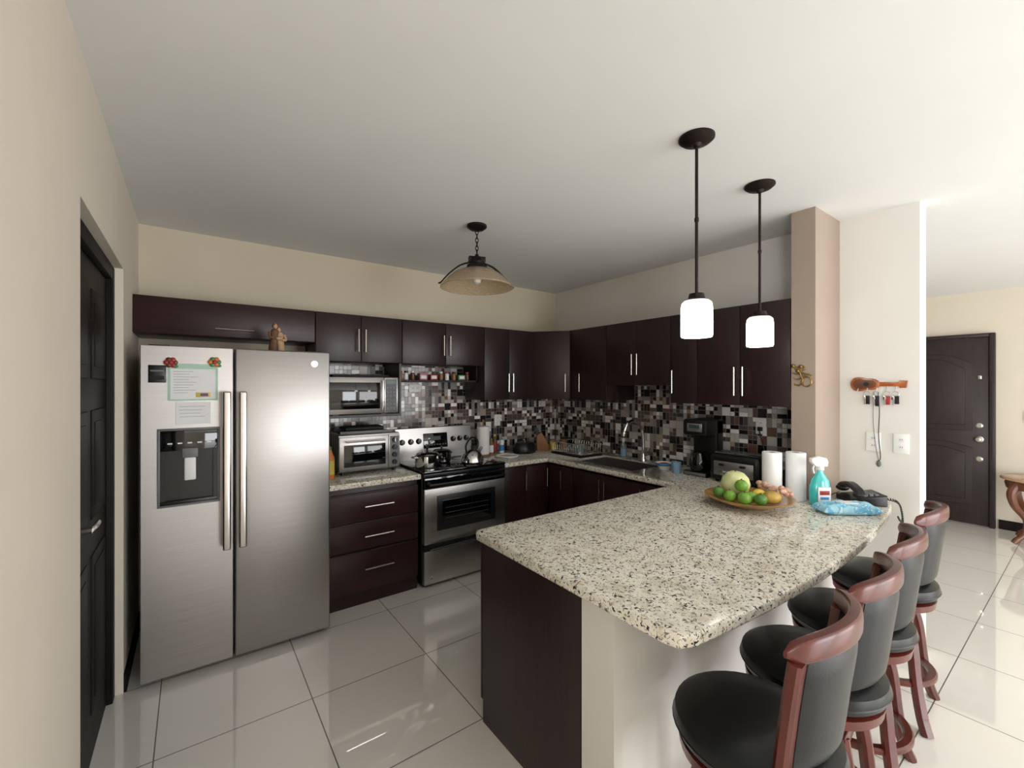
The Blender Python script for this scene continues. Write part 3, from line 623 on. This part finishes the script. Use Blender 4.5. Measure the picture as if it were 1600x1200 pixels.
MB().box(-.17,.17,-.11,.11,.012,.20,'black',.03,4).box(-.135,.135,-.113,-.10,.05,.15,'steel',.006).make('body',s)
for y in (-.05,.04):
    for x in (-.08,.08):
        b=MB(); b.box(x-.065,x+.065,y-.012,y+.012,.198,.203,'blackm').box(x-.068,x+.068,y-.016,y-.012,.199,.205,'chrome').box(x-.068,x+.068,y+.012,y+.016,.199,.205,'chrome'); b.make('bread_slot',s)
for x in (-.07,.07): MB().box(x-.018,x+.018,-.135,-.11,.12,.135,'black',.004).make('lever',s); MB().lathe([(0,0),(.015,0),(.014,.015),(0,.015)],'chrome',16,T(x,-.1135,.07)@RX(90)).make('knob',s)
for x in (-.13,.13):
    for y in (-.07,.07): MB().cyl(x,y,0,.012,.014,'blackm').make('foot',s)
s=MB(); s.tube(cr([(3.2,1.45,.9),(3.24,1.4,.98),(3.27,1.44,1.14),(3.29,1.47,1.22),(3.305,1.47,1.245)],6),.004,'black').box(3.285,3.309,1.455,1.485,1.225,1.255,'black',.004); s.make('power_cord',label='black appliance cord plugged into backsplash outlet',cat='cord')
s=thing('pen_holder','black cup holding colourful pens','pen holder',(3.2,1.27,CZ))
MB().lathe([(0,0),(.032,0),(.036,.1),(.033,.1),(.03,.006),(0,.006)],'black').make('holder_cup',s)
for i,c in enumerate(('red','purple','blue','red','greenp')):
    a=i*1.3; MB().tube([(.012*math.cos(a),.012*math.sin(a),.01),(.028*math.cos(a),.028*math.sin(a),.17+.01*(i%2))],.0045,c,8).make('pen',s)
for (x,y) in ((2.764,1.165),(2.868,1.078)):
    s=thing('paper_towel_roll','spare white paper towel roll standing on the counter','paper towel',(x,y,CZ),group='paper towel rolls on the counter')
    MB().lathe([(.018,0),(.05,0),(.052,.006),(.052,.272),(.05,.278),(.018,.278),(.018,0)],'paper',28).make('paper_roll',s)
    MB().lathe([(.0165,.001),(.0178,.001),(.0178,.277),(.0165,.277),(.0165,.001)],'tan',20).make('cardboard_core',s)
s=thing('spray_bottle','teal cleaning spray bottle with white trigger','spray bottle',(2.855,.95,CZ),144)
MB().lathe([(0,0),(.052,0),(.058,.008),(.058,.09),(.046,.14),(.019,.178),(.016,.198),(0,.198)],'teal',28,SC(1,.6,1)).make('bottle_body',s)
MB().box(-.036,.036,.032,.0362,.025,.105,'paper',.004).box(-.028,.028,.0362,.0370,.062,.085,'red',.0003).box(-.024,.024,.0362,.0370,.036,.05,'blue',.0003).box(-.036,.036,-.0362,-.032,.025,.105,'paper',.004).box(-.028,.028,-.0370,-.0362,.062,.085,'red',.0003).make('product_label',s)
MB().cyl(0,0,.193,.019,.025,'white',bev=.003).prism([(-.035,.215),(.03,.215),(.055,.24),(.055,.262),(.01,.272),(-.03,.262),(-.04,.24)],-.014,.014,'white',.005,X=RX(90)).make('spray_head',s)
MB().tube(cr([(.03,0,.225),(.04,0,.205),(.035,0,.175)],5),.005,'white',sec=(2,1.6)).make('trigger',s)
def pillow(L,Wd,Hh,m,X):
    b=bmesh.new(); nu,nv=26,14; top=[];bot=[]
    for i in range(nu+1):
        u=-1+2*i/nu; rt=[];rb=[]
        for j in range(nv+1):
            v=-1+2*j/nv
            th=Hh*(max(0,1-abs(u)**5))**.6*(max(0,1-abs(v)**6))**.5
            wob=1+.16*math.sin(u*9+v*4)+.10*math.sin(u*4-v*7)
            wd=Wd*(1-.04*math.cos(u*14)*(abs(u)>.8))
            rt.append(b.verts.new((u*L,v*wd,Hh*.3+th*.65*wob+.001))); rb.append(b.verts.new((u*L,v*wd,max(0,Hh*.3-th*.3))))
        top.append(rt);bot.append(rb)
    for i in range(nu):
        for j in range(nv):
            b.faces.new((top[i][j],top[i+1][j],top[i+1][j+1],top[i][j+1])); b.faces.new((bot[i][j],bot[i][j+1],bot[i+1][j+1],bot[i+1][j]))
    for i in range(nu):
        b.faces.new((top[i][0],bot[i][0],bot[i+1][0],top[i+1][0])); b.faces.new((top[i][nv],top[i+1][nv],bot[i+1][nv],bot[i][nv]))
    for j in range(nv):
        b.faces.new((top[0][j],top[0][j+1],bot[0][j+1],bot[0][j])); b.faces.new((top[nu][j],bot[nu][j],bot[nu][j+1],top[nu][j+1]))
    q=MB(); q.add(b,m,X); return q
s=thing('wipes_packet','soft pale blue patterned packet of wet wipes','wipes packet',(2.78,.805,CZ),-38)
pillow(.15,.06,.055,'skyb',T()).make('packet_body',s)
MB().box(-.045,.045,-.028,.028,.050,.058,'white',.004).make('lid_flap',s)
s=thing('telephone','black corded desk telephone on the counter','telephone',(3.10,.83,CZ),-50)
MB().prism([(-.09,0),(.09,0),(.09,.06),(-.09,.03)],-.085,.085,'black',.006,X=RX(90)).make('base',s)
k=MB()
for i in range(4):
    for j in range(3): k.box(-.01+j*.026,.008+j*.026,-.07+i*.022,-.055+i*.022,.035,.062,'grey',.002,X=T(0,.01,-.001))
k.make('keypad',s)
MB().tube(cr([(-.05,-.11,.06),(-.05,-.085,.082),(-.05,0,.10),(-.05,.085,.082),(-.05,.11,.06)],6),[1.0]*25,'black',sec=(.046,.03)).sph(-.05,-.095,.062,.034,.032,.02,'black').sph(-.05,.095,.062,.034,.032,.02,'black').make('handset',s)
pts=[]; path=cr([(3.17,.74,.91),(3.2,.70,.90),(3.225,.685,.875),(3.225,.675,.83),(3.21,.67,.79),(3.18,.675,.80),(3.165,.68,.82)],24)
for i,pp in enumerate(path):
    a=i*1.05; pts.append((pp.x+.007*math.cos(a),pp.y+.003*math.sin(a),pp.z+.007*math.sin(a)))
MB().tube(pts,.003,'black',6).make('phone_cord',label='coiled black telephone cord hanging over counter edge',cat='cord')
# fruit plate
PX,PY=2.50,1.175
MB().lathe([(0,0),(.10,0),(.11,.008),(.17,.03),(.222,.052),(.226,.058),(.218,.058),(.165,.038),(.105,.017),(0,.014)],'plate',48).make('fruit_plate',loc=(PX,PY,CZ),label='wide golden wooden fruit plate on granite',cat='plate')
def fruit(name,label,dx,dy,dz,r,mat,sq=(1,1,1),rz=0,stem=True):
    cam=Vector((.592,.806)); rt=Vector((.806,-.592))
    x=PX+rt.x*dx+cam.x*dy; y=PY+rt.y*dx+cam.y*dy
    s=thing(name,label,'fruit',(x,y,CZ+dz),rz)
    q=MB().lathe([(0,-.95*r),(.25*r,-.93*r),(.6*r,-.78*r),(.88*r,-.45*r),(r,0),(.88*r,.46*r),(.58*r,.8*r),(.25*r,.93*r),(.08*r,.92*r),(0,.88*r)],mat,24,SC(*sq)); q.make('fruit_skin',s)
    if stem: MB().cyl(0,0,.87*r*sq[2],.004,.008,'carved',8).make('stem',s)
fruit('melon','pale green round melon on the fruit plate',-.03,.085,.105,.078,'melon')
fruit('lime','bright green lime on the fruit plate',-.115,-.02,.062,.033,'lime')
fruit('lime','bright green lime on the fruit plate',-.062,-.075,.06,.035,'lime')
fruit('lime','large green lime piled on other fruit',-.05,-.02,.118,.034,'lime')
fruit('lime','dark green lime on the fruit plate',.008,-.105,.062,.032,'green')
fruit('lime','bright green lime on the fruit plate',-.01,-.035,.058,.032,'lime')
fruit('lemon','yellow lemon beside the limes',.065,.01,.062,.030,'lemon',(1.2,1,1),-30,False)
fruit('mango','green and orange mango on the fruit plate',.085,-.075,.066,.038,'mango',(1.3,1,.95),-40,False)
fruit('lime','dark green lime behind the mango',-.145,.045,.068,.03,'green')
def ginger(dx,dy,dz,rz):
    rt=Vector((.806,-.592)); cam=Vector((.592,.806))
    q=MB(); random.seed(int(rz)+3)
    for k in range(6): q.sph(random.uniform(-.03,.03),random.uniform(-.015,.015),random.uniform(-.008,.02),random.uniform(.015,.024),random.uniform(.013,.02),random.uniform(.013,.02),'ginger',X=RZ(random.uniform(0,90)),u=14,v=10)
    q.make('ginger_root',loc=(PX+rt.x*dx+cam.x*dy,PY+rt.y*dx+cam.y*dy,CZ+dz),rz=rz,label='knobbly pinkish ginger root on the fruit plate',cat='vegetable')
ginger(.15,.0,.08,10); ginger(.13,.085,.085,60); ginger(.165,-.06,.085,130)
# ---------------------------------------------------------------- wall ornaments
o=MB(); X=Matrix(((0,0,-1,2.934),(-1,0,0,1.062),(0,1,0,1.61),(0,0,0,1)))
def flat(pts,r,n=5,seg=8,cl=False): o.tube([X@Vector((p.x,p.y,.008)) for p in cr([(a,b,0) for a,b in pts],n,cl)],r,'gold',seg,cl)
o.tube([X@Vector((.02+.025*math.cos(k*PI/10),-.035+.028*math.sin(k*PI/10),.008)) for k in range(20)],.004,'gold',8,True)
flat([(-.05,.06),(-.02,.03),(-.01,0),(.0,-.03),(-.02,-.055),(-.045,-.05)],.005); flat([(-.055,.02),(-.03,.01),(-.01,.02),(.02,.01)],.004); flat([(-.03,.05),(-.005,.06),(.01,.045),(-.005,.03)],.004); flat([(-.05,-.01),(-.03,-.02),(-.005,-.01)],.004); flat([(.0,0),(.03,.01),(.045,.0)],.004)
for a,b in ((-.05,.06),(-.01,.055),(-.025,.03)): o.sph(*(X@Vector((a,b,.01))),.012,.012,.012,'gold',u=10,v=8)
o.make('wall_ornament',label='antique gold scrolled metal ornament on taupe wall',cat='wall ornament')
s=thing('key_holder','guitar-shaped varnished wooden key rack','key holder',(3.328,.81,1.56),-90)
body=cr([(-.13,0,0),(-.115,.036,0),(-.08,.043,0),(-.05,.034,0),(-.02,.034,0),(.008,.018,0),(.008,-.018,0),(-.02,-.034,0),(-.05,-.034,0),(-.08,-.043,0),(-.115,-.036,0)],4,True)
MB().prism([(p.x,p.y) for p in body],0,.014,'guitar',.003,X=RX(90)).prism([(p.x*.8-.012,p.y*.72) for p in body],.014,.016,'carved',.001,X=RX(90)).cyl(-.05,0,.0,.013,.0175,'black',X=RX(90)).make('guitar_body',s)
MB().prism([(0,-.013),(.1,-.012),(.105,-.022),(.135,-.02),(.14,.02),(.105,.022),(.1,.012),(0,.013)],.001,.013,'guitar',.002,X=RX(90)).make('neck',s)
for i,x in enumerate((-.09,-.045,.0,.05,.09)): MB().tube(cr([(x,-.01,-.01),(x,-.018,-.035),(x,-.028,-.045),(x,-.032,-.035)],4),.002,'chrome',6).make('hook',s)
for i,(dy,c,L) in enumerate(((.0,'black',.06),(-.05,'red',.05),(-.09,'blackm',.045),(.045,'black',.05))):
    k=thing('key_bunch','bunch of metal keys with dark fob hanging from rack','keys',(3.299,.81+dy,1.517))
    MB().tube([(0,.014*math.cos(a*PI/8),-.014+.014*math.sin(a*PI/8)) for a in range(16)],.0018,'chrome',6,True).make('key_ring',k)
    MB().box(-.004,.004,-.016,.004,-.028-L,-.026,c,.002).make('fob',k)
    MB().box(-.0015,.0015,.004,.018,-.05,-.026,'chrome',.0005).box(-.0012,.0012,.008,.013,-.08,-.05,'chrome').make('key',k)
MB().tube(cr([(3.30,.80,1.515),(3.305,.795,1.40),(3.31,.80,1.25),(3.305,.79,1.13),(3.31,.80,1.10)],6),.0022,'black',6).tube(cr([(3.30,.82,1.515),(3.306,.825,1.35),(3.31,.815,1.2),(3.31,.80,1.10)],6),.0018,'grey',6).sph(3.312,.80,1.085,.006,.012,.02,'grey').make('hanging_lanyard',label='thin dark lanyard hanging from the key rack',cat='lanyard')
# ---------------------------------------------------------------- pendants
def pendant(loc):
    s=thing('pendant_lamp','dark bronze pendant lamp with lit white glass cylinder shade','pendant lamp',loc,group='pendant lamps above the peninsula')
    MB().lathe([(0,0),(.072,0),(.072,-.008),(.058,-.02),(.02,-.028),(.012,-.04),(0,-.04)],'iron',32).make('canopy',s)
    MB().tube([(0,0,-.035),(0,0,-.665)],.0065,'iron',10).lathe([(0,-.34),(.009,-.34),(.009,-.355),(0,-.355)],'iron',12).make('rod',s)
    MB().lathe([(0,-.655),(.03,-.66),(.034,-.68),(.048,-.688),(0,-.688)],'iron',24).make('socket_cap',s)
    MB().lathe([(.01,-.689),(.050,-.69),(.060,-.70),(.063,-.72),(.063,-.835),(.060,-.843),(.055,-.843),(.055,-.70),(.01,-.695)],'lamp',32).make('glass_shade',s)
    MB().lathe([(0,-.70),(.014,-.70),(.014,-.73),(.028,-.77),(.024,-.80),(0,-.815)],'lamp',16).make('bulb',s)
    return s
p1=pendant((1.717,1.02,H-.001)); copy_thing(p1,(2.389,1.066,H-.001))
s=thing('ceiling_lamp','bronze chain ceiling lamp with wide amber glass dome','ceiling lamp',(1.50,2.43,H-.001),-20)
MB().lathe([(0,0),(.065,0),(.065,-.012),(.045,-.028),(.012,-.035),(0,-.035)],'iron',32).make('canopy',s)
c=MB()
for i in range(6):
    z=-.045-.026*i; ring=[(.009*math.cos(a*PI/6),0,z+.017*math.sin(a*PI/6)) for a in range(12)]
    if i%2: ring=[(0,x_,z_) for x_,y_,z_ in ring]
    c.tube(ring,.003,'iron',6,True)
c.make('chain',s)
MB().lathe([(0,-.19),(.012,-.19),(.014,-.205),(.04,-.21),(.045,-.235),(.05,-.24),(.05,-.255),(.065,-.262),(.070,-.285),(0,-.285)],'iron',28).box(-.055,.055,-.02,.02,-.24,-.205,'iron',.004).make('lamp_body',s)
MB().lathe([(.065,-.283),(.10,-.292),(.15,-.318),(.19,-.350),(.215,-.378),(.236,-.398),(.238,-.408),(.232,-.408),(.21,-.386),(.186,-.358),(.145,-.326),(.098,-.299),(.065,-.289)],'amber',56).make('glass_shade',s)
for q in (-1,1): MB().tube(cr([(q*.05,0,-.245),(q*.11,0,-.268),(q*.17,0,-.315),(q*.205,0,-.352),(q*.235,0,-.387),(q*.25,0,-.392)],5),.0085,'iron',10,sec=(2.4,1)).make('arm',s)
MB().lathe([(0,-.286),(.018,-.286),(.018,-.31),(.022,-.32),(.03,-.35),(.024,-.375),(0,-.388)],'white',20).make('bulb',s)
# ---------------------------------------------------------------- stools
GR='swivel stools along the peninsula'
st=thing('bar_stool','cherry wood swivel bar stool with black leather seat','bar stool',(1.275,.585,0),5,group=GR)
MB().lathe([(0,.55),(.18,.55),(.205,.565),(.214,.59),(.208,.612),(.18,.630),(.1,.640),(0,.643)],'leather',40).tube([(.212*math.cos(a*PI/20),.212*math.sin(a*PI/20),.585) for a in range(40)],.004,'leather',6,True).make('seat',st,label='round padded black leather seat')
MB().lathe([(0,.505),(.18,.505),(.196,.515),(.2,.545),(.18,.551),(0,.551)],'cherry',40).make('seat_base',st,label='cherry wood ring under the seat')
MB().lathe([(0,.47),(.11,.47),(.11,.50),(.14,.504),(0,.504)],'black',28).make('swivel_plate',st)
MB().prism([(-.12,-.12),(.12,-.12),(.12,.12),(-.12,.12)],.42,.47,'cherry',.008).make('apron',st)
for sx_,sy_ in ((1,1),(-1,1),(-1,-1),(1,-1)):
    MB().tube(cr([(sx_*.105,sy_*.105,.46),(sx_*.125,sy_*.125,.36),(sx_*.14,sy_*.14,.2),(sx_*.16,sy_*.16,.07),(sx_*.18,sy_*.18,.0)],5),[1]*21,'cherry',sec=(.042,.036),up=(sx_,sy_,0)).make('leg',st)
MB().tube([(.185*math.cos(a*PI/20),.185*math.sin(a*PI/20),.19) for a in range(40)],1,'cherry',sec=(.035,.026),closed=True,up=(0,0,1)).make('footrest_ring',st)
def bx(u,z):
    k=(z-.55)/.42
    half=.172+.015*k; y=-.175-.035*k-.015*k*k+ .06*u*u
    return Vector((u*half,y,z))
fr=MB()
for q in (-1,1): fr.tube([Vector((q*.160,-.095,.515)),Vector((q*.170,-.105,.56))]+[bx(q,z) for z in (.64,.72,.8,.88,.93)],1,'cherry',sec=(.06,.030),up=(0,1,0))
def ell(u,h0,dz):
    return bx(u*1.15,h0+.022*(1-u*u)+dz)
b=bmesh.new(); rings=[]
for i in range(25):
    u=-1+2*i/24; c=ell(u,.945,0); e=(1-abs(u)**10)**.5*.75+.25
    ring=[]
    for k in range(16):
        a=2*PI*k/16; ca,sa=math.cos(a),math.sin(a)
        dy=.016*math.copysign(abs(ca)**.5,ca)*e; dz=.029*math.copysign(abs(sa)**.5,sa)*e
        ring.append(b.verts.new(c+Vector((0,dy,dz))))
    rings.append(ring)
for A,B in zip(rings,rings[1:]):
    for k in range(16): b.faces.new((A[k],A[(k+1)%16],B[(k+1)%16],B[k]))
b.faces.new(rings[0]); b.faces.new(rings[-1])
fr.add(b,'cherry')
bk=fr.make('backrest',st,label='curved cherry wood back frame')
b=bmesh.new(); g=[[],[]]
nu,nv=16,12
for side,off in ((0,.018),(1,-.016)):
    for j in range(nv+1):
        row=[]
        for i in range(nu+1):
            u=-.90+1.80*i/nu; z=.645+.285*j/nv
            e=(max(0,1-(u/.90)**6)*max(0,1-((z-.7875)/.1425)**6))**.5
            pp=bx(u,z)+Vector((0,off*(.35+.65*e),0)); row.append(b.verts.new(pp))
        g[side].append(row)
for side in (0,1):
    for j in range(nv):
        for i in range(nu): b.faces.new((g[side][j][i],g[side][j][i+1],g[side][j+1][i+1],g[side][j+1][i]))
for j in range(nv):
    for i in (0,nu): b.faces.new((g[0][j][i],g[0][j+1][i],g[1][j+1][i],g[1][j][i]))
for i in range(nu):
    for j in (0,nv): b.faces.new((g[0][j][i],g[0][j][i+1],g[1][j][i+1],g[1][j][i]))
q=MB(); q.add(b,'leather'); q.make('back_cushion',bk,label='black leather back pad')
for x,y,rz in ((1.715,.60,6),(2.20,.63,8),(2.775,.66,6)):
    n=copy_thing(st,(x,y,0),rz)
    for k in n.children:
        if k.name.startswith('backrest'):
            for c in list(bk.children):
                z=c.copy(); bpy.context.scene.collection.objects.link(z); z.parent=k
# ---------------------------------------------------------------- side table in hall
s=thing('side_table','carved walnut side table with brown marble top','side table',(6.62,.33,0))
MB().lathe([(0,.62),(.28,.62),(.30,.63),(.30,.645),(.28,.655),(0,.655)],'marble',40).make('table_top',s)
MB().lathe([(.2,.53),(.26,.54),(.27,.59),(.26,.619),(.2,.619)],'carved',40).make('apron',s)
for k in range(4):
    a=k*PI/2+PI/4; cx,cy=math.cos(a),math.sin(a)
    MB().tube(cr([(cx*r,cy*r,z) for r,z in ((.24,.6),(.29,.5),(.26,.38),(.17,.25),(.18,.12),(.25,.05),(.27,.025))],5),[.035,.036,.037,.037,.037,.036,.035,.034,.033,.032,.03,.028,.026,.025,.024,.023,.022,.022,.022,.022,.022,.022,.023,.024,.025,.026,.026,.025,.024,.024,.024],'carved',10).make('leg',s)
# ---------------------------------------------------------------- lights, world, camera
def area(loc,rot,sx,sy,p,col=(1,1,1)):
    l=bpy.data.lights.new('daylight','AREA'); l.shape='RECTANGLE'; l.size=sx; l.size_y=sy; l.energy=p; l.color=col
    o=bpy.data.objects.new('window_light',l); bpy.context.scene.collection.objects.link(o); o.location=loc; o.rotation_euler=rot
area((2.35,-3.62,1.15),(R(90),0,0),1.6,2.1,95,(.98,.98,1))
area((5.05,-3.62,1.15),(R(90),0,0),2.8,2.1,105,(1,.96,.94))
area((-4.02,-2.0,1.2),(R(90),0,R(-90)),2.7,2.1,265,(.97,.98,1))
wd=bpy.data.worlds.new('w'); bpy.context.scene.world=wd; wd.use_nodes=True
bgn=wd.node_tree.nodes['Background']; bgn.inputs[0].default_value=(.88,.93,1,1); bgn.inputs[1].default_value=1.9
sc=bpy.context.scene
sc.view_settings.view_transform='Standard'
cam=bpy.data.cameras.new('camera'); cam.sensor_width=36; cam.lens=680/1600*36; cam.shift_y=3/1600; cam.clip_start=.02
co=bpy.data.objects.new('camera',cam); sc.collection.objects.link(co); co.location=(0,0,1.55); co.rotation_euler=(R(90),0,R(-36.3)); sc.camera=co
